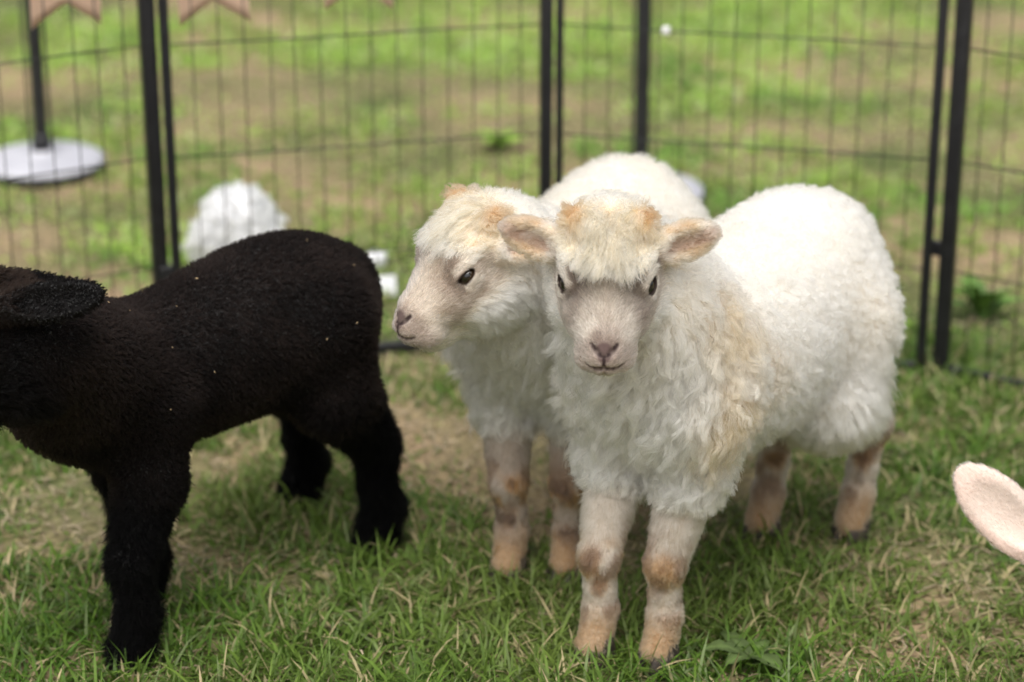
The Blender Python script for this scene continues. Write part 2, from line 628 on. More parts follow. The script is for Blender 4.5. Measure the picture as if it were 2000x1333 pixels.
# ------------------------------------------------------------------ fur
def fur_curves(name, pts, rad, colors, mat, parent):
    n, k, _ = pts.shape
    cu = bpy.data.hair_curves.new(name)
    cu.add_curves([k] * n)
    cu.attributes['position'].data.foreach_set('vector', pts.astype(np.float32).ravel()) if 'position' in cu.attributes else cu.position_data.foreach_set('vector', pts.astype(np.float32).ravel())
    ra = cu.attributes.get('radius') or cu.attributes.new('radius', 'FLOAT', 'POINT')
    ra.data.foreach_set('value', rad.astype(np.float32).ravel())
    ca = cu.attributes.new('Col', 'FLOAT_COLOR', 'CURVE')
    c = np.ones((n, 4), np.float32); c[:, :3] = colors
    ca.data.foreach_set('color', c.ravel())
    cu.materials.append(mat)
    o = bpy.data.objects.new(name, cu)
    COL.objects.link(o)
    if parent: o.parent = parent
    return o


def scatter(V, Q, n, vd, rng, VN):
    """area-weighted random points on quads, kept with probability dens(p)"""
    T = np.concatenate([Q[:, [0, 1, 2]], Q[:, [0, 2, 3]]])
    a, b2, c = V[T[:, 0]], V[T[:, 1]], V[T[:, 2]]
    area = np.linalg.norm(np.cross(b2 - a, c - a), axis=1)
    w = area * (vd[T[:, 0]] + vd[T[:, 1]] + vd[T[:, 2]])
    cs = np.cumsum(w); k = np.searchsorted(cs, rng.random(n) * cs[-1])
    k = np.minimum(k, len(T) - 1)
    u, v = rng.random(n), rng.random(n)
    fl = u + v > 1
    u[fl], v[fl] = 1 - u[fl], 1 - v[fl]
    na, nb_, nc = VN[T[k, 0]], VN[T[k, 1]], VN[T[k, 2]]
    return (a[k] + u[:, None] * (b2[k] - a[k]) + v[:, None] * (c[k] - a[k]),
            unit(na + u[:, None] * (nb_ - na) + v[:, None] * (nc - na)))


def grow(root, nrm, comb, length, lift, droop, clump, curl_amp, curl_freq, nclump, rng, k=8, jitter=0.18, clump2=None, nclump2=0, amp2=None):
    """vectorised strands -> (n,k,3)"""
    n = len(root)
    t = np.linspace(0, 1, k)
    tang = comb - (comb * nrm).sum(1, keepdims=True) * nrm
    tang = tang / np.maximum(np.linalg.norm(tang, axis=1, keepdims=True), 0.35)
    d0 = unit(nrm * lift[:, None] + tang * (1 - lift)[:, None] + rng.normal(0, jitter, (n, 3)))
    g = np.array([0, 0, -1.0])
    P = root[:, None, :] + length[:, None, None] * (d0[:, None, :] * t[None, :, None]
        + (tang * 0.5 * (1 - lift)[:, None] + g * droop[:, None])[:, None, :] * (t ** 2)[None, :, None] * 0.5)
    gi = rng.choice(n, nclump, replace=False)
    kd = kdtree.KDTree(nclump)
    for j, i in enumerate(gi): kd.insert(root[i], j)
    kd.balance()
    find = kd.find
    cl = np.fromiter((find(r)[1] for r in root), dtype=np.int64, count=n)
    e1 = unit(np.cross(d0[gi], np.array([0.3, 0.5, 0.8]))); e2 = np.cross(d0[gi], e1)
    ph = rng.random(nclump) * 6.283
    fr = curl_freq[gi] * rng.uniform(0.75, 1.3, nclump)
    amp = curl_amp[gi] * rng.uniform(0.5, 1.4, nclump)
    arg = fr[:, None] * t[None, :] * 6.283 + ph[:, None]
    env = (t ** 0.8)[None, :] * amp[:, None]
    W = (e1[:, None, :] * np.cos(arg)[..., None] + e2[:, None, :] * np.sin(arg)[..., None]) * env[..., None]
    G = P[gi] * 1.0
    cw = clump[:, None] * (t ** 1.1)[None, :]
    sc = G[cl] + (P - root[:, None, :]) * 0.0
    P = P + (sc - P) * cw[..., None]
    P = P + W[cl] * (0.4 + 0.6 * rng.random(n))[:, None, None]
    if clump2 is not None and nclump2:
        gi2 = rng.choice(n, nclump2, replace=False, p=clump2 / clump2.sum())
        kd = kdtree.KDTree(nclump2)
        for j, i in enumerate(gi2): kd.insert(root[i], j)
        kd.balance(); find = kd.find
        c2 = np.zeros(n, np.int64); on = np.nonzero(clump2 > .02)[0]
        c2[on] = np.fromiter((find(root[i])[1] for i in on), dtype=np.int64, count=len(on))
        P = P + (P[gi2][c2] - P) * (clump2[:, None] * (t ** 1.3)[None, :])[..., None]
        e1 = unit(np.cross(d0[gi2], np.array([0.1, 0.7, 0.4]))); ph = rng.random(nclump2) * 6.283
        fr = rng.uniform(.8, 1.5, nclump2); am = amp2[gi2] * rng.uniform(.4, 1.4, nclump2)
        W2 = e1[:, None, :] * (np.sin(fr[:, None] * t[None, :] * 6.283 + ph[:, None]) * t[None, :] * am[:, None])[..., None]
        P = P + W2[c2] * (clump2 > .02)[:, None, None]
        cl = np.where(clump2 > .3, c2, cl)
    P = P + rng.normal(0, 1, (n, 1, 3)) * (length * 0.05)[:, None, None] * t[None, :, None]
    return P, cl


# ------------------------------------------------------------------ lambs
def hoof_mesh(yaw):
    """two horn claws side by side, toe along +x, sole at z=0"""
    vs_, fs = [], []
    for sgn in (-1, 1):
        rings = []
        for z, x0, x1, w in ((0.0, -0.016, 0.034, 0.0125), (0.009, -0.016, 0.031, 0.0125), (0.022, -0.015, 0.024, 0.0115), (0.034, -0.012, 0.017, 0.009)):
            ring = []
            for j in range(10):
                t = 2 * math.pi * j / 10
                cx, sx = math.cos(t), math.sin(t)
                x = (x0 + x1) / 2 + (x1 - x0) / 2 * cx
                taper = 1 - 0.55 * max(0, cx) ** 2
                y = sgn * 0.0122 + w * 0.98 * sx * taper - sgn * 0.003 * max(0, cx)
                ring.append((x, y, z))
            rings.append(ring)
        b0 = len(vs_)
        for r_ in rings: vs_ += r_
        for i in range(3):
            for j in range(10):
                j2 = (j + 1) % 10
                fs.append((b0 + i * 10 + j, b0 + i * 10 + j2, b0 + (i + 1) * 10 + j2, b0 + (i + 1) * 10 + j))
    v = np.array(vs_)
    c, s = math.cos(yaw), math.sin(yaw)
    v = np.stack([v[:, 0] * c - v[:, 1] * s, v[:, 0] * s + v[:, 1] * c, v[:, 2]], 1)
    return mesh_np('hoof', v, np.array(fs), M['hoof'])


def eye_mesh(r):
    v, f = [], []
    n, m_ = 20, 12
    for i in range(m_ + 1):
        a = math.pi * i / m_
        for j in range(n):
            t = 2 * math.pi * j / n
            v.append((r * math.sin(a) * math.cos(t), r * math.sin(a) * math.sin(t), r * math.cos(a) * (1.06 if a < 0.8 else 1)))
    for i in range(m_):
        for j in range(n):
            j2 = (j + 1) % n
            f.append((i * n + j, i * n + j2, (i + 1) * n + j2, (i + 1) * n + j))
    return mesh_np('eye', np.array(v), np.array(f)[:, ::-1], M['eye'])


class Lamb:
    def __init__(s, name, label, loc, heading, group=None, seed=1):
        s.h = np.array([math.cos(heading), math.sin(heading)])
        s.l = np.array([-s.h[1], s.h[0]])
        s.loc = np.array(loc, float)
        s.root = empty(name, (loc[0], loc[1], 0), heading)
        tag(s.root, label, 'lamb', group)
        s.rng = np.random.default_rng(seed)
        s.seed = seed

    def to_local(s, p):
        d = np.array(p[:2], float) - s.loc
        return np.array([d @ s.h, d @ s.l, p[2] if len(p) > 2 else 0.0])

    def dir_local(s, v):
        v = unit(np.array(v, float))
        return np.array([v[:2] @ s.h, v[:2] @ s.l, v[2]])


def build_lamb(s, hooves, trunk, head_pos, head_dir, head_roll, head_scale, style, ear_dirs=None, neck_r=(0.085, 0.055), fine=0.0023, coarse=0.0075):
    """hooves: world xy for (front_left, front_right, rear_left, rear_right); trunk: list of (x,z,ry,rz);
    head_pos / head_dir in world axes."""
    L = s.to_local
    rng = s.rng
    F = Field(); FH = Field(); FL = Field(); FE = Field(); FB = Field()
    # --- trunk
    for i, (x, z, ry, rz) in enumerate(trunk['rings']):
        p = Ell((x, 0, z), (trunk['rx'], ry, rz)); F.add(p, 0.05); FB.add(p, 0.05)
    # --- head frame
    hp = L(head_pos); f = s.dir_local(head_dir)
    up = np.array([0, 0, 1.0]); r_ = unit(np.cross(f, up)); n_ = np.cross(r_, f)
    c, sn = math.cos(head_roll), math.sin(head_roll)
    r_, n_ = r_ * c + n_ * sn, n_ * c - r_ * sn
    A = np.stack([r_, f, n_])                       # rows: right, forward(nose), normal(forehead)
    K = head_scale

    def H(r, fo, n): return hp + K * (r * r_ + fo * f + n * n_)
    # --- neck
    nb = np.array(trunk['neck_base'], float); nt_ = H(0, -0.055, -0.03)
    mid = (nb + nt_) / 2 + np.array([-0.01, 0, -0.005])
    for p in (Cone(nb, mid, neck_r[0], (neck_r[0] + neck_r[1]) / 2), Cone(mid, nt_, (neck_r[0] + neck_r[1]) / 2, neck_r[1])):
        F.add(p, 0.05); FB.add(p, 0.05)
    ch = trunk.get('chest')
    if ch is not None:
        p = Ell(ch[:3], ch[3:]); F.add(p, 0.04); FB.add(p, 0.04)
    # --- legs
    fm = []
    for i, hw in enumerate(hooves):
        hx, hy = L(hw)[:2]
        side = 1 if i in (0, 2) else -1
        q = style['leg']
        if i < 2:
            sh = np.array([trunk['fx'] - .02, side * trunk['fy'], trunk['fz']])
            el_ = np.array([trunk['fx'] - .03, side * (trunk['fy'] + .004), trunk['fz'] - .085])
            el_[:2] = el_[:2] * .7 + np.array([hx - .01, hy]) * .3
            kn = np.array([hx + .002, hy, .128]); kn[:2] = kn[:2] * .88 + el_[:2] * .12
            ca = np.array([hx - .005, hy, .090]); fe = np.array([hx - .007, hy, .062]); ho = np.array([hx - .001, hy, .038])
            chain = [(sh, .058), (el_, .031 * q), (kn, .0208 * q), (ca, .0152 * q), (fe, .0188 * q), (ho, .0172 * q)]
        else:
            hi_ = np.array([trunk['bx'] + .02, side * trunk['by'] * .85, trunk['bz']])
            st = np.array([trunk['bx'] + trunk.get('stx', .055), side * (trunk['by'] + .01), trunk['bz'] - trunk.get('sdz', .10)])
            hk = np.array([hx - trunk.get('hkx', .028), hy, .150]); hk[1] = hy * .85 + st[1] * .15
            ca = np.array([hx - trunk.get('hkx', .028) * .6, hy, .095]); fe = np.array([hx - .008, hy, .058]); ho = np.array([hx + .002, hy, .034])
            chain = [(hi_, .075), (st, trunk.get('sr', .056)), (hk, .0230 * q), (ca, .0165 * q), (fe, .0192 * q), (ho, .0172 * q)]
        for j in range(len(chain) - 1):
            p = Cone(chain[j][0], chain[j + 1][0], chain[j][1], chain[j + 1][1])
            F.add(p, 0.03 if j < 2 else 0.010)
            if j >= (1 if i < 2 else 1): FL.add(p, 0.01)
            else: FB.add(p, .03)
        # separate toes' coronet bump
        p = Cone((hx + .001, hy, .036), (hx + .006, hy, .022), .0165 * q, .0205 * q); F.add(p, .012); FL.add(p, .01)
        ho_o = link('hoof', hoof_mesh(0), s.root)
        ho_o.location = (hx + .001, hy, 0.0)
        ho_o.rotation_euler = (0, 0, rng.uniform(-.12, .12))
        ho_o.scale = (q, q, 1)
    # --- tail
    tp = trunk.get('tail')
    if tp is not None:
        p = Cone(tp[0], tp[1], .022, .014); F.add(p, .03); FB.add(p, .03)

    # --- head solids
    def add(prim, k=.012):
        F.add(prim, k); FH.add(prim, k); return prim
    add(Ell(H(0, -.030, .000), K * np.array((.0475, .056, .050)), A), .03)
    add(Cone(H(0, -.005, -.005), H(0, .060, -.015), K * .0425, K * .0275), .02)      # bridge
    add(Ell(H(0, .064, -.022), K * np.array((.0275, .031, .0275)), A), .012)           # muzzle
    add(Ell(H(0, .086, -.019), K * np.array((.0185, .013, .0150)), A), .010)           # nose tip
    add(Cone(H(0, -.035, -.056), H(0, .056, -.047), K * .034, K * .0185), .02)         # jaw
    add(Ell(H(0, .070, -.047), K * np.array((.0175, .017, .0115)), A), .008)           # chin
    for sg in (-1, 1):
        add(Ell(H(sg * .026, -.016, -.036), K * np.array((.028, .042, .038)), A), .02)  # cheek
        add(Ell(H(sg * .027, .020, -.016), K * np.array((.018, .032, .022)), A), .02)   # cheekbone
        add(Ell(H(sg * .0165, .073, -.029), K * np.array((.0155, .018, .0165)), A), .006)  # lip pad
        add(Ell(H(sg * .033, -.004, .022), K * np.array((.014, .020, .010)), A), .014)   # brow
        add(Ell(H(sg * .034, -.054, .036), K * np.array((.012, .014, .012)), A), .014)   # horn bud
    # eyes
    eyes = []
    for sg in (-1, 1):
        out = unit(sg * .77 * r_ + .49 * f + .41 * n_)
        fw = unit(f - (f @ out) * out + -.12 * n_); upv = np.cross(out, fw) * (1 if np.cross(out, fw) @ n_ > 0 else -1)
        ec = H(sg * .0385, .006, .007)
        er = K * .0112
        add(Ell(ec + out * K * .001, K * np.array((.0175, .0150, .0140)), np.stack([fw, upv, out])), .008)
        cutp = Ell(ec + out * K * .0135, K * np.array((.0122, style.get('eye_open', .0074), .0115)), np.stack([fw, upv, out]))
        F.cut(cutp, .002); FH.cut(cutp, .002)
        lidp = Ell(ec + out * K * .0065 + upv * K * (style.get('eye_open', .0074) + .0008), K * np.array((.0150, .0042, .0085)), np.stack([fw, upv, out]))
        F.add(lidp, .003)
        tearp = Cone(ec + out * K * .0115 + fw * K * .008 - upv * K * .001, ec + out * K * .006 + fw * K * .020 - upv * K * .012, K * .003, K * .0018)
        F.cut(tearp, .004)
        eyes.append((ec, out, fw, upv, er)); s.cuts = getattr(s, 'cuts', []) + [cutp]
    s.eyes = eyes
    # ears: leaf shaped, hollow in front
    ears = []
    for k_, sg in enumerate((-1, 1)):
        base = H(sg * .044, *style.get('ear_base', (-.034, .010)))
        ed = ear_dirs[k_] if ear_dirs else (.93, -.36, .04)
        d = unit(sg * abs(ed[0]) * r_ + ed[1] * f + ed[2] * n_)
        hol = ear_dirs[2] if ear_dirs and len(ear_dirs) > 2 else (0, .75, .45)
        hv = hol[0] * r_ * sg + hol[1] * f + hol[2] * n_
        fr = unit(hv - (hv @ d) * d)
        sd = np.cross(d, fr)
        el_ = K * style.get('ear_len', .074)
        EA = np.stack([d, sd, fr])
        ew = style.get('ear_w', .0215)
        p = Ell(base + d * el_ * .52, (el_ * .52, K * ew, K * style.get('ear_t', .0085)), EA)
        F.add(p, .008); FE.add(p, .004)
        F.add(Cone(base - d * .01, base + d * el_ * .3, K * .014, K * .012), .012)
        cp = Ell(base + d * el_ * .56 + fr * K * .0095, (el_ * style.get('ear_hollow', .43), K * ew * .72, K * .0095), EA)
        F.cut(cp, .003); FE.cut(cp, .003)
        ears.append((base, d, fr, sd, el_))
    # --- nostrils and mouth, traced on the muzzle from the front of the face
    cv = unit(.53 * f + .85 * n_); wv = unit(-.85 * f + .53 * n_)

    def onface(rr, ww):
        p = hp + K * (rr * r_ + ww * wv) + cv * .14
        for _ in range(60):
            d = FH(p[None])[0]
            p = p - cv * max(d, -.002) * .8
            if abs(d) < 2e-4: break
        return p
    marks = []
    for sg in (-1, 1):
        a = onface(sg * .0035, -.0790); b_ = onface(sg * .0085, -.0745); c_ = onface(sg * .0138, -.0665)
        for q1, q2, ra, rb in ((a, b_, .0015, .0023), (b_, c_, .0023, .0014)):
            pr = Cone(q1, q2, K * ra, K * rb); F.cut(pr, .003); marks.append((pr, 'nostril'))
        m0 = onface(0, -.0925); m1 = onface(sg * .0070, -.0932); m2 = onface(sg * .0135, -.0918); m3 = onface(sg * .0195, -.0872)
        for q1, q2, ra, rb in ((m0, m1, .0016, .0015), (m1, m2, .0015, .0010), (m2, m3, .0010, .0004)):
            pr = Cone(q1, q2, K * ra, K * rb); F.cut(pr, .003); marks.append((pr, 'mouth'))
    pr = Cone(onface(0, -.080), onface(0, -.0925), K * .0011, K * .0011); F.cut(pr, .002); marks.append((pr, 'mouth'))
    nosepad = Cone(onface(0, -.0795), onface(0, -.074), K * .0060, K * .0085)

    # --- surface
    allp = np.array([pr.lo for op, pr, k in F.items if op == '+']).min(0) - .02
    allq = np.array([pr.hi for op, pr, k in F.items if op == '+']).max(0) + .02
    ex = np.array([pr.lo for pr in [i[1] for i in FH.items + FE.items]]).min(0), np.array([pr.hi for pr in [i[1] for i in FH.items + FE.items]]).max(0)
    allp[2] = max(allp[2], 0.004)
    G = [axis(allp[i], allq[i], ex[0][i], ex[1][i], fine, coarse) for i in range(3)]
    V, Q, VN = surface_nets(F, *G)
    V[:, 2] = np.maximum(V[:, 2], .004)

    # --- zones
    def zones(p):
        q = ((p - hp) @ A.T) / K
        dh = FH(p); de = FE(p); dl = FL(p); db = FB(p)
        he = sstep(.012, -.004, de) * sstep(.044, .058, np.abs(q[:, 0]))
        head = sstep(-.004, .016, db - dh) * sstep(-.105, -.07, q[:, 1])
        leg = sstep(style['leg_top'] + .03, style['leg_top'] - .02, p[:, 2] + .0 * dl) * sstep(.01, -.004, dl - .004)
        he = he * (1 - leg); head = head * (1 - he) * (1 - leg)
        nm = np.full(len(p), 1.0)
        for pr, kd_ in marks: nm = np.minimum(nm, pr(p))
        return dict(q=q, ear=he, head=head, leg=leg, mark=nm, pad=nosepad(p), db=db)
    s.F = F; s.H = H; s.A = A; s.K = K; s.hp = hp
    z = zones(V)
    s.ears = ears
    col = style['color'](s, V, z, True)
    me = mesh_np('body', V, Q, M['skin'], True, col)
    bo = link('body', me, s.root)
    # eyes
    for ec, out, fw, upv, er in eyes:
        eo = link('eye', eye_mesh(er), s.root)
        m3 = Matrix((Vector(fw), Vector(np.cross(out, fw)), Vector(out))).transposed()
        eo.matrix_local = Matrix.Translation(Vector(ec + out * .0012)) @ m3.to_4x4()
    # --- fur
    N = style['n']

    root, nrm = scatter(V, Q, N, style['density'](s, V, z), rng, VN)
    zz = zones(root)
    fp = style['fur'](s, root, nrm, zz)
    keep = fp['len'] > .0008
    root, nrm = root[keep], nrm[keep]
    for k_ in fp: fp[k_] = fp[k_][keep]
    for k_ in zz: zz[k_] = zz[k_][keep]
    P, cl = grow(root, nrm, fp['comb'], fp['len'], fp['lift'], fp['droop'], fp['clump'], fp['amp'], fp['freq'], style['nclump'], rng, style.get('k', 8), style.get('jitter', .18), fp.get('clump2'), style.get('nclump2', 0), fp.get('amp2'))
    P[:, :, 2] = np.maximum(P[:, :, 2], .003)
    # strands on the head never cross the eyes
    for ec, out, fw, upv, er in eyes:
        c0 = ec + out * er * .95
        dist = np.linalg.norm(P - c0, axis=2).min(1)
        ok = dist > er * .80
        P, root, cl = P[ok], root[ok], cl[ok]
        for k_ in fp: fp[k_] = fp[k_][ok]
        for k_ in zz: zz[k_] = zz[k_][ok]
    t = np.linspace(0, 1, P.shape[1])
    rad = fp['rad'][:, None] * (1 - .72 * t[None, :] ** 1.5)
    cc = style['color'](s, root, zz, False)
    cr = rng.normal(1, .05, (style['nclump'], 1))[cl]
    pep = face_w(s, zz['q']) * zz['head']
    cc = np.clip(cc * cr * np.exp(rng.normal(0, 1, (len(root), 1)) * (.05 + .22 * pep)[:, None]), 0.0, .93)
    fo = fur_curves('fleece', P, rad, cc, style['mat'], s.root)
    tag(fo, kind='stuff')
    return s


def mix(a, b, w): return a + (b - a) * np.asarray(w)[:, None]


def white_color(s, p, z, skin):
    n = len(p)
    q = z['q']; r, f, nn = q[:, 0], q[:, 1], q[:, 2]
    pr = s.pal
    c = np.tile(np.array(pr['fleece']), (n, 1))
    c = mix(c, np.array(pr['warm']), sstep(.42, .75, noise(p, 9, s.seed, 2)) * .5)
    # tan staining on the neck side
    for cpos, rad, w in s.stains:
        dd = np.linalg.norm((p - np.array(cpos)) / np.array(rad), axis=1)
        c = mix(c, np.array((.52, .35, .20)), sstep(1.15, .2, dd + 1.3 * (noise(p, 38, 5, 2) - .5)) * w)
    # ---- head
    hd = z['head']
    face = np.tile(np.array(pr['face']), (n, 1))
    nz = noise(p, 90, 3 + s.seed, 2); nz2 = noise(p, 30, 8 + s.seed, 2)
    face = mix(face, np.array(pr['face_white']), np.clip(sstep(.4, .62, nz) * .35 + sstep(.45, .65, nz2) * .45, 0, 1))
    bridge = sstep(.024, .006, np.abs(r)) * sstep(.0, .03, f) * sstep(.085, .06, f)
    face = mix(face, np.array(pr['face_white']), bridge * .30)
    around = np.exp(-(((np.abs(r) - .034) / .017) ** 2 + ((f - .020) / .026) ** 2))
    face = mix(face, np.array(pr['eye_grey']), np.clip(around * .8, 0, .85))
    pad_ = np.exp(-(((np.abs(r) - .024) / .010) ** 2 + ((f - .058) / .020) ** 2)) * sstep(-.03, -.005, nn)
    face = mix(face, np.array(pr['face_white']), pad_ * .7)
    muz = sstep(.066, .082, f)
    face = mix(face, np.array(pr['muzzle']), muz * .65)
    chin = sstep(-.034, -.046, nn)
    face = mix(face, np.array(pr['fleece']), chin * .7)
    for e_, out, fw, upv, er in s.eyes:
        v = p - e_
        u_ = v @ upv; w_ = v @ fw; o_ = v @ out
        low = sstep(-.003, -.007, u_) * sstep(-.017, -.012, u_) * sstep(.016, .009, np.abs(w_)) * (o_ > 0)
        hi_ = sstep(.007, .010, u_) * sstep(.019, .014, u_) * sstep(.015, .008, np.abs(w_ + .003)) * (o_ > 0)
        face = mix(face, np.array((.66, .59, .51)), np.clip(low * .75 + hi_ * .6, 0, 1))
    faceW = face_w(s, q)
    strand = np.clip(.25 + .95 * noise(p, 260, 19, 2) + (0 if skin else s.rng.normal(0, .22, n)), 0, 1)
    hc = mix(np.tile(np.array(pr['fleece']), (n, 1)), np.array(pr['fringe']), sstep(.005, .03, nn) * sstep(.0, -.02, f) * strand)
    tan = np.zeros(n)
    for sg in (-1, 1):
        tan = np.maximum(tan, np.exp(-(((r - sg * .041) / .011) ** 2 + ((f + .060) / .018) ** 2 + ((nn - .038) / .022) ** 2)))
    hc = mix(hc, np.array((.30, .13, .038)), np.clip(tan * .95 * (.6 + .6 * noise(p, 120, 91)) + .25 * sstep(.55, .75, noise(p, 60, 21, 2)) * sstep(.0, .03, nn), 0, .85))
    hc = mix(hc, face, faceW)
    c = mix(c, hc, hd)
    # ---- ears
    ec = np.tile(np.array(pr['ear']), (n, 1))
    inner = np.zeros(n)
    for base, d, fr, sd, el_ in s.ears:
        v = p - base
        near = np.linalg.norm(v - d * el_ * .5, axis=1) < el_ * .75
        inner = np.where(near, sstep(.0035, -.002, v @ fr - .0 + np.abs((v @ sd)) * -.05) * 0 + sstep(.011, .006, np.abs(v @ sd)) * sstep(-.006, .002, v @ fr), inner)
    ec = mix(ec, np.array(pr['fleece']), sstep(.5, .7, noise(p, 70, 31, 2)) * .6)
    ec = mix(ec, np.array(pr['ear_in']), inner * .75)
    c = mix(c, ec, z['ear'])
    # ---- legs
    lg = np.tile(np.array(pr['leg_white']), (n, 1))
    zl = p[:, 2]
    w1 = noise(p * np.array([1, 1, .75]), 42, 40 + s.seed, 2)
    w2 = noise(p * np.array([1, 1, .8]), 55, 60 + s.seed, 2)
    lg = mix(lg, np.array((.27, .13, .035)), sstep(.040, .008, np.abs(zl - .125 + .04 * (w1 - .5))) * sstep(.36, .58, w2) * .85)
    lg = mix(lg, np.array((.15, .085, .048)), sstep(.46, .64, w1) * sstep(.20, .15, zl) * .8)
    lg = mix(lg, np.array((.075, .045, .03)), sstep(.60, .68, w2) * sstep(.17, .13, zl) * s.pal['leg_dark'])
    lg = mix(lg, np.array((.31, .19, .095)), sstep(.088, .040, zl + .05 * (w1 - .5)) * .85)
    lg = mix(lg, np.array((.30, .17, .08)), sstep(.58, .68, w2) * sstep(.07, .05, zl) * .5)
    c = mix(c, lg, z['leg'])
    # ---- bare marks
    mk = sstep(.0016, .0002, z['mark'])
    c = mix(c, np.array((.035, .022, .022)), mk)
    pd = sstep(.003, -.0005, z['pad']) * (1 - mk)
    c = mix(c, np.array((.085, .052, .050)), pd * .85)
    if skin:
        for cp in s.cuts:
            c = mix(c, np.array((.035, .024, .02)), sstep(.0022, .0004, cp(p)))
    return np.clip(c, 0.003, .92)


def face_w(s, q):
    """1 on the short-haired face, 0 where wool grows"""
    r, f, nn = q[:, 0], q[:, 1], q[:, 2]
    front = sstep(-.012, .012, f - .040 * sstep(-.008, -.034, nn))
    below = sstep(-.060, -.036, nn + .25 * np.clip(f, 0, .08))
    temple = sstep(.030, .040, np.abs(r)) * sstep(.030, .016, nn) * sstep(-.030, -.014, nn) * sstep(-.036, -.020, f)
    return np.clip(np.maximum(front * np.clip(below + sstep(.04, .06, f), 0, 1), temple), 0, 1)


def white_fur(s, p, nrm, z):
    n = len(p); q = z['q']; r, f, nn = q[:, 0], q[:, 1], q[:, 2]
    rw, fw, nw = s.A
    back = np.array([-1.0, 0, 0]); down = np.array([0, 0, -1.0])
    hd, ear, leg = z['head'], z['ear'], z['leg']
    # trunk
    chest = s.chestmask(p)
    under = sstep(.30, .20, p[:, 2])
    ln = .015 + .005 * noise(p, 30, 2) + chest * .017 + under * .006 + sstep(-.06, -.14, p[:, 0]) * sstep(.34, .24, p[:, 2]) * .020
    ln = ln * (1 - .25 * sstep(.30, .24, p[:, 2]) * sstep(.08, .14, p[:, 0]))
    ln = ln * (.75 + .5 * s.rng.random(n))
    lift = np.full(n, .62) - chest * .24 - under * .12
    thigh = sstep(-.06, -.14, p[:, 0]) * sstep(.34, .24, p[:, 2])
    lift = lift - .20 * thigh
    droop = .25 + .45 * chest + .3 * under + .3 * thigh
    comb = np.tile(down * .75 + back * .45, (n, 1)) + 0.5 * (np.stack([noise(p, 14, 71), noise(p, 14, 72), noise(p, 14, 73)], 1) - .5)
    comb = mix(comb, down + 0 * back, chest)
    clump = np.full(n, .62) + .18 * chest
    amp = .0034 + .0024 * chest
    freq = 1.35 + .75 * chest
    rad = np.full(n, .00032)
    # head wool
    fc = face_w(s, q) * hd
    wool = hd * (1 - face_w(s, q))
    fringe = wool * sstep(.012, .028, nn) * sstep(-.080, -.062, f) * sstep(.046, .030, np.abs(r))
    cheek = wool * (1 - fringe)
    ln_h = .011 + .003 * noise(p, 40, 9) + (s.cheek - .011) * sstep(.02, -.02, nn)
    ln_h = ln_h + fringe * (s.fringe + .010 * noise(p, 50, 13)) * (1.15 - .75 * sstep(.006, .045, np.abs(r))) * (.6 + .8 * s.rng.random(n))
    comb_h = np.tile(-fw * .55 - nw * .45, (n, 1)) + np.sign(r)[:, None] * rw * .0
    comb_h = mix(comb_h, fw * 1.0 - nw * .15, np.clip(fringe * 1.2, 0, 1)) + (np.sign(r) * -.12 * np.clip(np.abs(r) / .04, 0, 1) * fringe)[:, None] * rw
    lift_h = .42 - .24 * fringe
    hw = np.clip(wool, 0, 1)
    ln = ln * (1 - hd) + ln_h * hd * (.8 + .4 * s.rng.random(n)); lift = lift * (1 - hd) + lift_h * hd
    comb = mix(comb, comb_h, hd); droop = droop * (1 - hd) + .15 * hd
    clump = clump * (1 - hd) + (.55 + .2 * fringe) * hd; amp = amp * (1 - hd) + (.0020 + .0006 * fringe) * hd; freq = freq * (1 - hd) + (1.0 + .4 * fringe) * hd
    rad = rad * (1 - hd) + .00034 * hd
    # face
    fl = .0050 + .0018 * noise(p, 60, 17)
    fl = fl * sstep(.0006, .004, z['mark']) * np.where(z['pad'] < .0015, .15, 1) * (1 - .35 * sstep(.06, .085, f))
    for e_, out, fw_, upv, er in s.eyes:
        d = np.linalg.norm(p - (e_ + out * er * .6), axis=1)
        fl = fl * sstep(er * .95, er * 1.5, d)
    ln = ln * (1 - fc) + fl * fc; lift = lift * (1 - fc) + .30 * fc
    comb = mix(comb, np.tile(-fw * 1.0 + nw * .1, (n, 1)) + np.sign(r)[:, None] * rw * .35, fc)
    droop = droop * (1 - fc); clump = clump * (1 - fc) + .25 * fc; amp = amp * (1 - fc) + .0002 * fc
    rad = rad * (1 - fc) + .00026 * fc
    # ears
    for base, d, fr, sd, el_ in s.ears:
        v = p - base
        near = (np.linalg.norm(v - d * el_ * .5, axis=1) < el_ * .8) & (ear > .02)
        comb[near] = comb[near] * (1 - ear[near])[:, None] + d * ear[near][:, None]
    ln = ln * (1 - ear) + .0065 * ear; lift = lift * (1 - ear) + .30 * ear; droop = droop * (1 - ear); clump = clump * (1 - ear) + .3 * ear
    amp = amp * (1 - ear) + .0003 * ear; rad = rad * (1 - ear) + .00028 * ear
    # legs
    lw = leg
    ll = .0042 + .0022 * sstep(.07, .10, p[:, 2]) + .006 * sstep(.12, .20, p[:, 2])
    ln = ln * (1 - lw) + ll * lw * (.7 + .6 * s.rng.random(n)); lift = lift * (1 - lw) + .28 * lw
    comb = mix(comb, np.tile(down, (n, 1)), lw); droop = droop * (1 - lw); clump = clump * (1 - lw) + .35 * lw
    amp = amp * (1 - lw) + .0005 * lw; rad = rad * (1 - lw) + .00030 * lw
    ln = ln * sstep(.010, .020, p[:, 2])
    tr = (1 - hd) * (1 - leg) * (1 - ear)
    clump2 = tr * (.34 + .26 * chest)
    amp2 = tr * (.0020 + .0042 * chest)
    return dict(len=ln, lift=lift, droop=droop, comb=comb, clump=clump, amp=amp, freq=freq, rad=rad, clump2=clump2, amp2=amp2)


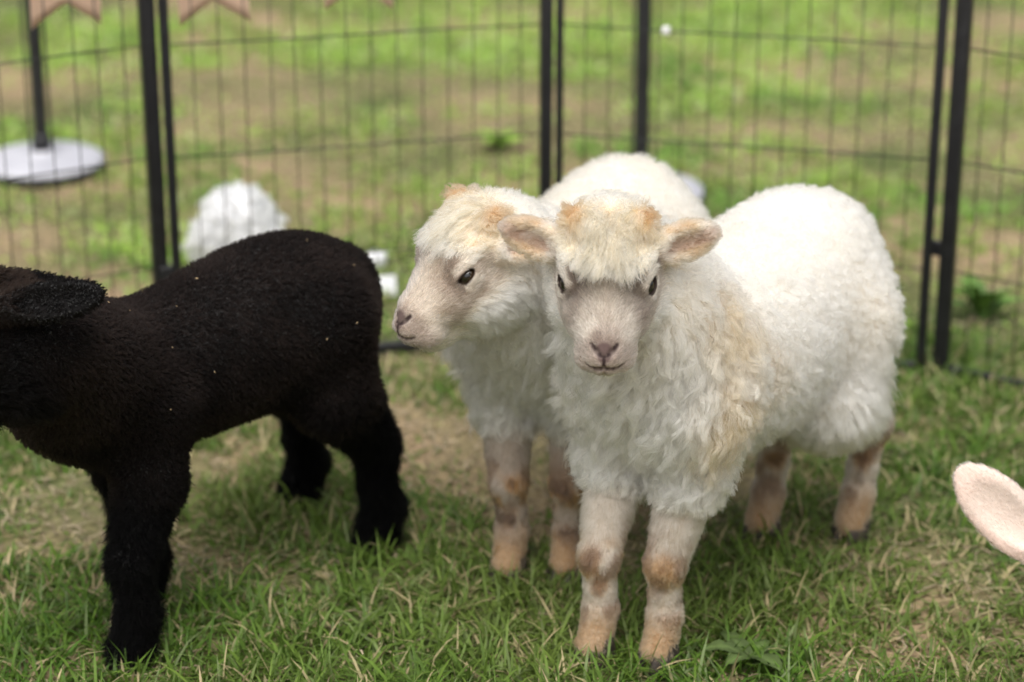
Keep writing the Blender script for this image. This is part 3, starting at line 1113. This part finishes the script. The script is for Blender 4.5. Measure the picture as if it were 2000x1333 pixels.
def white_density(s, p, z):
    return 1 + 2.6 * z['head'] + 1.6 * z['leg'] + 1.6 * z['ear']


def black_color(s, p, z, skin):
    n = len(p)
    c = np.tile(np.array((.0038, .0027, .0024)), (n, 1))
    c = mix(c, np.array((.0078, .0055, .0048)), sstep(.35, .7, noise(p, 16, 4, 2)))
    c = mix(c, np.array((.0009, .0008, .0009)), np.clip(z['leg'] + z['ear'] + z['head'] * .8, 0, 1))
    q = z['q']
    crown = z['head'] * sstep(.015, .035, q[:, 2]) * sstep(-.01, -.03, q[:, 1])
    c = mix(c, np.array((.0085, .0055, .0042)), crown)
    return c


def black_fur(s, p, nrm, z):
    n = len(p); q = z['q']
    rw, fw, nw = s.A
    back = np.array([-1.0, 0, 0]); down = np.array([0, 0, -1.0])
    leg, hd, ear = z['leg'], z['head'], z['ear']
    ln = (.0062 + .0014 * noise(p, 40, 2)) * (.8 + .4 * s.rng.random(n))
    ln = ln * (1 - leg) + (.010 + .006 * noise(p, 45, 6)) * leg * (.6 + .8 * s.rng.random(n))
    ln = ln * (1 - hd) + (.009 + .010 * sstep(-.01, -.05, q[:, 2])) * hd
    ln = ln * (1 - ear) + .0045 * ear
    comb = np.tile(down * .7 + back * .5, (n, 1)) + .8 * (np.stack([noise(p, 20, 71), noise(p, 20, 72), noise(p, 20, 73)], 1) - .5)
    comb = mix(comb, down + back * .35, leg)
    comb = mix(comb, -fw - .3 * nw, hd)
    for base, d, fr, sd, el_ in s.ears:
        v = p - base
        near = (np.linalg.norm(v - d * el_ * .5, axis=1) < el_ * .8) & (ear > .02)
        comb[near] = d
    lift = .62 * (1 - leg) + .42 * leg
    lift = lift * (1 - hd) + .35 * hd
    droop = .1 + .15 * leg
    clump = .78 * (1 - leg) + .5 * leg
    amp = .0006 + .0010 * leg
    freq = np.full(n, .7)
    rad = np.full(n, .00040)
    ln = ln * sstep(.006, .016, p[:, 2])
    return dict(len=ln, lift=lift, droop=droop, comb=comb, clump=clump, amp=amp, freq=freq, rad=rad)


PAL = dict(fleece=(.78, .71, .60), warm=(.70, .58, .43), face=(.150, .115, .095), face_white=(.43, .375, .315), eye_grey=(.075, .057, .048),
           muzzle=(.24, .185, .16), fringe=(.60, .44, .26), ear=(.36, .22, .11), ear_in=(.25, .135, .105), leg_white=(.45, .375, .30), leg_dark=.5)

TRUNK_W = dict(rx=.11, rings=[(-.165, .352, .085, .116), (-.09, .346, .096, .118), (0.0, .338, .100, .116), (.09, .352, .098, .102)],
               neck_base=(.145, 0, .372), chest=(.155, 0, .362, .070, .084, .084), fx=.172, fy=.048, fz=.325, bx=-.180, by=.052, bz=.322, sdz=.085, sr=.045,
               tail=((-.255, 0, .40), (-.280, 0, .28)))

# ---- the white lamb that faces the lens
A_c = np.array((.257, 2.646))
a = Lamb('lamb', 'cream white lamb facing forward with both ears out, in front of the other white lamb', A_c, math.atan2(-.333, -.245), 'white lambs', 11)
a.pal = PAL; a.fringe = .013; a.cheek = .016
a.stains = [((.150, .085, .40), (.060, .055, .11), .85), ((.175, .105, .31), (.060, .045, .065), .9), ((.10, .10, .33), (.06, .04, .06), .5)]
a.chestmask = lambda p: sstep(.10, .19, p[:, 0]) * sstep(.47, .42, p[:, 2])
build_lamb(a, [(.1715, 2.473), (.098, 2.489), (.438, 2.813), (.323, 2.813)], TRUNK_W,
           (.100, 2.385, .500), (-.06, -.79, -.61), 0.0, 0.97,
           dict(leg=1.0, leg_top=.232, color=white_color, fur=white_fur, density=white_density, n=310000, nclump=16000, nclump2=3600, mat=M['wool'], k=9))

# ---- the white lamb behind, looking to the side
B_c = np.array((.094, 2.860))
b_ = Lamb('lamb', 'cream white lamb looking sideways past the black lamb, behind the forward-facing one', B_c, math.atan2(-.33, -.14), 'white lambs', 23)
b_.fringe = .006; b_.cheek = .018
b_.pal = dict(PAL, face=(.36, .29, .23), face_white=(.55, .48, .405), eye_grey=(.17, .13, .105), leg_dark=.9, leg_white=(.30, .24, .19))
b_.stains = []
b_.chestmask = lambda p: sstep(.10, .19, p[:, 0]) * sstep(.45, .40, p[:, 2])
TB = dict(TRUNK_W, rings=[(-.145, .333, .078, .108), (-.08, .333, .088, .108), (0.0, .326, .094, .110), (.09, .330, .096, .108)],
          neck_base=(.155, .0, .35), tail=((-.22, 0, .36), (-.245, 0, .26)), bx=-.16)
build_lamb(b_, [(.0686, 2.696), (-.003, 2.696), (.22, 3.00), (.12, 3.03)], TB,
           (-.062, 2.56, .458), (-.72, -.45, -.56), 0.0, 1.02,
           dict(leg=1.0, leg_top=.215, color=white_color, fur=white_fur, eye_open=.0050, density=white_density, n=190000, nclump=10000, nclump2=2800, mat=M['wool'], k=7),
           ear_dirs=((.55, -.80, -.22), (.60, -.75, -.22)))

# ---- the black lamb
C_c = np.array((-.350, 2.68))
c_ = Lamb('lamb', 'black lamb with short dense wool standing side-on, its head turned away from the white lambs', C_c, math.atan2(-.66, -.75), None, 37)
TC = dict(rx=.115, rings=[(-.112, .330, .076, .092), (-.06, .326, .086, .088), (.02, .314, .090, .084), (.11, .302, .080, .078), (.165, .304, .066, .066)],
          neck_base=(.165, 0, .310), fx=.158, fy=.050, fz=.292, bx=-.132, by=.050, bz=.318, stx=.008, sdz=.075, sr=.048, hkx=-.004, tail=((-.195, 0, .360), (-.220, 0, .28)))
build_lamb(c_, [(-.435, 2.475), (-.445, 2.62), (-.168, 2.775), (-.275, 2.92)], TC,
           (-.553, 2.40, .420), (-.86, -.30, -.42), 0.0, 1.0,
           dict(leg=1.06, leg_top=.24, color=black_color, fur=black_fur, density=lambda s, p, z: 1 + .6 * z['leg'], n=200000, nclump=55000, mat=M['dark_wool'], k=5, jitter=.25, ear_len=.112, ear_w=.0215, ear_base=(-.034, .050)),
           ear_dirs=((.52, -.84, -.14), (.2, -.7, -.7)), neck_r=(.074, .056))


# bits of chaff caught in the black wool
bm_ = bpy.data.objects[[o.name for o in c_.root.children if o.name.startswith('body')][0]].data
co = np.zeros(len(bm_.vertices) * 3, np.float32); bm_.vertices.foreach_get('co', co); co = co.reshape(-1, 3)
no = np.zeros(len(bm_.vertices) * 3, np.float32); bm_.vertices.foreach_get('normal', no); no = no.reshape(-1, 3)
rc = np.random.default_rng(8)
cand = np.nonzero((co[:, 2] > .27) & (co[:, 1] > .0) & (co[:, 0] < .2))[0]
cv_, cq_ = [], []
for vi in rc.choice(cand, 13, replace=False):
    d1 = unit(np.cross(no[vi], rc.normal(0, 1, 3))); d2 = np.cross(no[vi], d1)
    c0 = co[vi] + no[vi] * .0062; L1 = rc.uniform(.0007, .0018); L2 = rc.uniform(.0003, .0006)
    b0 = len(cv_)
    for sz in (0, .0006):
        for a1, a2 in ((-1, -1), (1, -1), (1, 1), (-1, 1)): cv_.append(c0 + d1 * L1 * a1 + d2 * L2 * a2 + no[vi] * sz)
    cq_ += [(b0 + 3, b0 + 2, b0 + 1, b0), (b0 + 4, b0 + 5, b0 + 6, b0 + 7)] + [(b0 + k, b0 + (k + 1) % 4, b0 + 4 + (k + 1) % 4, b0 + 4 + k) for k in range(4)]
tag(link('chaff', mesh_np('chaff', np.array(cv_), np.array(cq_), M['string'], False), c_.root), kind='stuff')


# ---- the pale lamb of which only an ear reaches into the picture
def pale_color(s, p, z, skin):
    c = np.tile(np.array((.58, .475, .41)), (len(p), 1))
    c = mix(c, np.array((.78, .56, .48)), sstep(.45, .7, noise(p, 25, 3, 2)) * .5)
    return mix(c, np.array((.30, .2, .18)), sstep(.0016, .0002, z['mark']))


def pale_fur(s, p, nrm, z):
    n = len(p)
    comb = np.tile(np.array([-.6, 0, -.7]), (n, 1))
    for base, d, fr, sd, el_ in s.ears:
        near = np.linalg.norm(p - base - d * el_ * .5, axis=1) < el_ * .8
        comb[near] = d
    ln = .008 * (.7 + .6 * s.rng.random(n)) * (1 - .6 * z['ear']) * (1 - .45 * z['head']) * sstep(.014, .026, p[:, 2])
    one = np.ones(n)
    return dict(len=ln, lift=.25 * one, droop=.1 * one, comb=comb, clump=.3 * one, amp=.0003 * one, freq=one, rad=.00028 * one)


d_ = Lamb('lamb', 'pale pinkish short-haired lamb showing only one smooth raised ear', (.93, 2.43), math.atan2(-.5, -.85), None, 51)
TD = dict(TC, neck_base=(.17, 0, .30))
build_lamb(d_, [(.80, 2.28), (.74, 2.40), (1.10, 2.46), (1.03, 2.58)], TD,
           (.580, 2.169, .239), (-.304, -.862, -.406), 0.0, 1.0,
           dict(leg=.95, leg_top=.2, color=pale_color, fur=pale_fur, density=lambda s, p, z: 1 + 4 * z['ear'], n=60000, nclump=12000, mat=M['wool'], k=4, ear_len=.13, ear_w=.031, ear_t=.0070, ear_hollow=.36),
           ear_dirs=((.75, -.28, .60), (.75, -.28, .60), (-.1, .55, .50)), neck_r=(.075, .055), fine=.0032, coarse=.009)

# ------------------------------------------------------------------ fluffy white bundle beyond the pen
FB_ = Field()
for cx, cy_, cz, rr in ((0, 0, .078, .066), (-.035, -.012, .052, .052), (.034, .0, .060, .052), (.0, .02, .115, .032), (.018, -.01, .112, .034), (-.022, 0, .112, .03), (.0, -.02, .04, .05)):
    FB_.add(Ell((cx, cy_, cz), (rr, rr, min(rr, cz - .001))), .012)
fx_ = [np.arange(-.12, .12, .005), np.arange(-.12, .12, .005), np.arange(-.003, .18, .005)]
bv, bq, bn = surface_nets(FB_, *fx_)
bun = empty('fluffy_bundle', (-.462, 3.86, 0))
bun.scale = (.80, .80, .88)
tag(bun, 'fluffy white rounded bundle on the grass behind the black lamb', 'bundle')
wht = np.array((.84, .84, .86))
link('core', mesh_np('core', bv, bq, M['skin'], True, np.tile(wht, (len(bv), 1))), bun)
rb = np.random.default_rng(5)
rt, nr = scatter(bv, bq, 16000, np.ones(len(bv)), rb, bn); one = np.ones(len(rt))
Pb, clb = grow(rt, nr, np.tile(np.array([.2, 0, -1.0]), (len(rt), 1)), .024 * (.5 + 1.0 * rb.random(len(rt))), .7 * one, .25 * one, .8 * one, .006 * one, one, 220, rb, 6)
Pb[:, :, 2] = np.maximum(Pb[:, :, 2], .002)
tag(fur_curves('fluff', Pb, np.full((len(rt), 6), .0005), np.tile(wht, (len(rt), 1)), M['wool'], bun), kind='stuff')

# ------------------------------------------------------------------ white litter on the lawn
v, f = lathe_np([(0, .0), (.011, .0), (.016, .004), (.0175, .022), (.0165, .026), (.006, .029), (0, .029)], 24)
lid = link('paper_cup_lid', mesh_np('paper_cup_lid', v, f, M['paper']))
lid.location = (-.229, 3.86, 0.0)
tag(lid, 'small rounded white tub on the lawn, the farther of two behind the black lamb', 'tub')
cd_ = link('paper_card', bevel_box('paper_card', -.019, .019, -.004, .004, 0, .034, M['paper'], .002))
cd_.location = (-.207, 3.72, 0.0); cd_.rotation_euler = (R(-24), 0, R(12))
tag(cd_, 'small square white card standing in grass behind the black lamb rump', 'card')


# ------------------------------------------------------------------ broad-leaved weeds
def leaf_mesh(ln_, w, arch, fold, seed, tone):
    rng = np.random.default_rng(seed)
    nu, nv_ = 9, 5
    V_, Q_ = [], []
    for side in (0, 1):
        for i in range(nu):
            t = i / (nu - 1)
            hw = w * math.sin(math.pi * min(1, t * .92 + .06)) ** .8 * .5 + .0012
            for j in range(nv_):
                a2 = j / (nv_ - 1) * 2 - 1
                zz = arch * math.sin(t * 2.3) * ln_ + fold * abs(a2) * hw + .0012 * math.sin(t * 17 + a2 * 3 + seed) - side * .0007
                V_.append((t * ln_, a2 * hw * (1 + .08 * math.sin(t * 23 + seed)), zz))
    Nn = nu * nv_
    for i in range(nu - 1):
        for j in range(nv_ - 1):
            q = (i * nv_ + j, (i + 1) * nv_ + j, (i + 1) * nv_ + j + 1, i * nv_ + j + 1)
            Q_.append(q); Q_.append(tuple(Nn + k for k in q[::-1]))
    V_ = np.array(V_)
    base = np.array(tone) * rng.uniform(.8, 1.25)
    col = np.tile(base, (len(V_), 1)) * (1 + .6 * (np.abs(V_[:, 1:2]) < .0006))
    return mesh_np('leaf', V_, np.array(Q_), M['leaf'], True, col)


def weed(loc, label, nleaf, size, seed, lift=.35, tone=(.10, .19, .04)):
    rng = random.Random(seed)
    t = empty('broadleaf_weed', (loc[0], loc[1], 0))
    tag(t, label, 'weed', 'broad-leaved weeds in the turf')
    for i in range(nleaf):
        o = link('leaf', leaf_mesh(size * rng.uniform(.7, 1.15), size * rng.uniform(.34, .46), rng.uniform(.15, .35), rng.uniform(.1, .35), seed * 31 + i, tone), t)
        o.rotation_euler = (rng.uniform(-.15, .15), -rng.uniform(.05, lift), i * 6.283 / nleaf + rng.uniform(-.3, .3))
        o.location = (0, 0, .004 + .002 * i)


weed((.745, 3.60), 'leafy green weed just beyond the pen panel past the white lamb rump', 11, .075, 4, .7, (.13, .24, .05))
weed((.275, 2.47), 'flat broad-leaved weed beside the front hoof of the forward-facing lamb', 6, .055, 9, .06, (.085, .125, .04))
weed((-.03, 4.55), 'bright green leafy weed on the lawn between the two poles', 9, .055, 15, .35, (.24, .38, .06))

# ------------------------------------------------------------------ grass


def lush(x, y):
    a_ = noise2(x, y, 2.4, 5, 2); b2 = noise2(x, y, 7.0, 9, 2)
    v = .5 + 1.25 * (.55 * a_ + .45 * b2 - .5)
    # worn earth left of the black lamb and at the right; lush round the white lambs' feet
    def blob(cx, cy, rx, ry): return np.exp(-(((x - cx) / rx) ** 2 + ((y - cy) / ry) ** 2))
    v = v + .20 * blob(.15, 2.60, .35, .22) + .16 * blob(-.25, 2.45, .28, .12) + .10 * blob(.45, 2.75, .25, .2)
    v = v + .22 * blob(.50, 2.36, .28, .13) + .24 * blob(.46, 2.60, .20, .15)
    v = v - .16 * blob(-.60, 2.85, .16, .25) - .15 * blob(.68, 2.95, .2, .22) - .12 * blob(.10, 2.30, .1, .05) - .10 * blob(-.18, 2.62, .08, .08)
    v = v + .05 * sstep(3.4, 3.8, y)
    return np.clip((v - .30) / .36, 0, 1)


def grass_patch(name, x0, x1, y0, y1, ntuft, per, lmin, lmax, wid, rng, segs=3, tone=1.0):
    tx = rng.uniform(x0, x1, ntuft); ty = rng.uniform(y0, y1, ntuft)
    lu = lush(tx, ty)
    keep = rng.random(ntuft) < .22 + .78 * lu
    tx, ty, lu = tx[keep], ty[keep], lu[keep]
    nb = np.maximum(2, rng.poisson(per * (.5 + .6 * lu)))
    ti = np.repeat(np.arange(len(tx)), nb)
    n = len(ti)
    x = tx[ti] + rng.normal(0, .010, n); y = ty[ti] + rng.normal(0, .010, n); l_ = lu[ti]
    ang = rng.uniform(0, 2 * math.pi, n)
    ln = (lmin + (lmax - lmin) * l_ * rng.random(n) ** 1.2) * rng.uniform(.6, 1.2, n)
    tl = rng.uniform(.15, 1.1, n) * (1.25 - .5 * l_)      # lean from upright
    bend = rng.uniform(.1, 1.0, n)
    w = wid * rng.uniform(.6, 1.35, n)
    hd = np.stack([np.cos(ang), np.sin(ang), np.zeros(n)], 1)
    sd = np.stack([-np.sin(ang + rng.normal(0, .5, n)), np.cos(ang), np.zeros(n)], 1)
    ts = np.linspace(0, 1, segs + 1)
    base = np.stack([x, y, np.full(n, -.002)], 1)
    rows = []
    for t in ts:
        th = tl + bend * t
        c = base + ln[:, None] * t * (hd * np.sin(th)[:, None] + np.array([0, 0, 1.0]) * np.cos(th)[:, None])
        c[:, 2] = np.maximum(c[:, 2], .001 + .004 * t)
        if t < 1:
            hw = (w * (1 - .55 * t ** 2))[:, None] * .5
            rows += [c - sd * hw, c + sd * hw]
        else:
            rows += [c]
    k = len(rows)
    V = np.stack(rows, 1).reshape(-1, 3)
    b0 = (np.arange(n) * k)[:, None]
    quads = np.concatenate([b0 + np.array([[2 * i, 2 * i + 1, 2 * i + 3, 2 * i + 2]]) for i in range(segs - 1)]) if segs > 1 else np.zeros((0, 4), int)
    tris = b0 + np.array([[2 * (segs - 1), 2 * (segs - 1) + 1, 2 * segs]])
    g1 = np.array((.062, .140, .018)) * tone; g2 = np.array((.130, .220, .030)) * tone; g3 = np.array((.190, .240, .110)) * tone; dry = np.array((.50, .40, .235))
    c = mix(np.tile(g1, (n, 1)), g2, rng.random(n))
    c = mix(c, g3, (rng.random(n) < .22) * rng.random(n))
    big = noise2(x, y, 3.1, 77, 2)
    c = mix(c, np.array((.19, .235, .06)), sstep(.4, .75, big) * .55)
    if segs == 2:
        deep = sstep(.62, .74, noise2(x, y, 5.5, 123, 2))
        c = mix(c, np.array((.10, .20, .035)) * 1.6, deep * .8)
    isdry = rng.random(n) < (.54 - .42 * l_)
    c = mix(c, dry * 1.0, isdry * rng.uniform(.6, 1, n))
    c = c * rng.uniform(.75, 1.2, (n, 1))
    me = mesh_np(name, V, [quads, tris], M['grass'], True, np.repeat(c, k, axis=0))
    return me


rg = np.random.default_rng(101)
tag(link('grass', grass_patch('grass', -1.0, 1.05, 2.0, 3.55, 15000, 8, .010, .066, .0034, rg, 3, 1.05)), 'short green turf grass growing inside the wire pen', 'grass', kind='stuff')
tag(link('grass', grass_patch('grass', -2.2, 2.2, 3.55, 7.2, 38000, 6, .014, .040, .0046, rg, 2, np.array((3.6, 3.0, 3.9)))), 'pale patchy lawn grass growing beyond the wire pen', 'grass', kind='stuff')  # drier lawn grass: blades get a paler, yellower tone than in the pen


def straw(n, x0, x1, y0, y1, rng):
    x = rng.uniform(x0, x1, n); y = rng.uniform(y0, y1, n)
    lu = lush(x, y)
    k = rng.random(n) < 1.0 - .85 * lu
    x, y = x[k], y[k]; n = len(x)
    ang = rng.uniform(0, math.pi, n); ln = rng.uniform(.008, .042, n) * (.5 + .5 * rng.random(n)); w = rng.uniform(.0008, .0022, n)
    h = np.stack([np.cos(ang), np.sin(ang), rng.normal(0, .14, n)], 1); sd = np.stack([-np.sin(ang), np.cos(ang), rng.normal(0, .3, n)], 1)
    c = np.stack([x, y, rng.uniform(.002, .012, n)], 1)
    bow = rng.normal(0, .12, n)[:, None] * ln[:, None] * sd
    rows = [c - h * ln[:, None] / 2 - sd * w[:, None] / 2, c - h * ln[:, None] / 2 + sd * w[:, None] / 2,
            c + bow - sd * w[:, None] / 2, c + bow + sd * w[:, None] / 2,
            c + h * ln[:, None] / 2 - sd * w[:, None] / 3, c + h * ln[:, None] / 2 + sd * w[:, None] / 3]
    V = np.stack(rows, 1); V[:, :, 2] = np.maximum(V[:, :, 2], .0015); V = V.reshape(-1, 3)
    b0 = (np.arange(n) * 6)[:, None]
    Q = np.concatenate([b0 + np.array([[0, 1, 3, 2]]), b0 + np.array([[2, 3, 5, 4]])])
    col = mix(np.tile(np.array((.44, .36, .25)), (n, 1)), np.array((.22, .16, .11)), rng.random(n)) * rng.uniform(.7, 1.15, (n, 1))
    return mesh_np('straw_litter', V, Q, M['straw'], False, np.repeat(col, 6, axis=0))


tag(link('straw_litter', straw(17000, -1.0, 1.05, 2.0, 3.6, rg)), 'dry straw and dead grass scattered over the pen floor', 'straw', kind='stuff')
tag(link('straw_litter', straw(30000, -2.2, 2.2, 3.6, 7.2, rg)), 'dry dead grass scattered over the lawn beyond the pen', 'straw', kind='stuff')
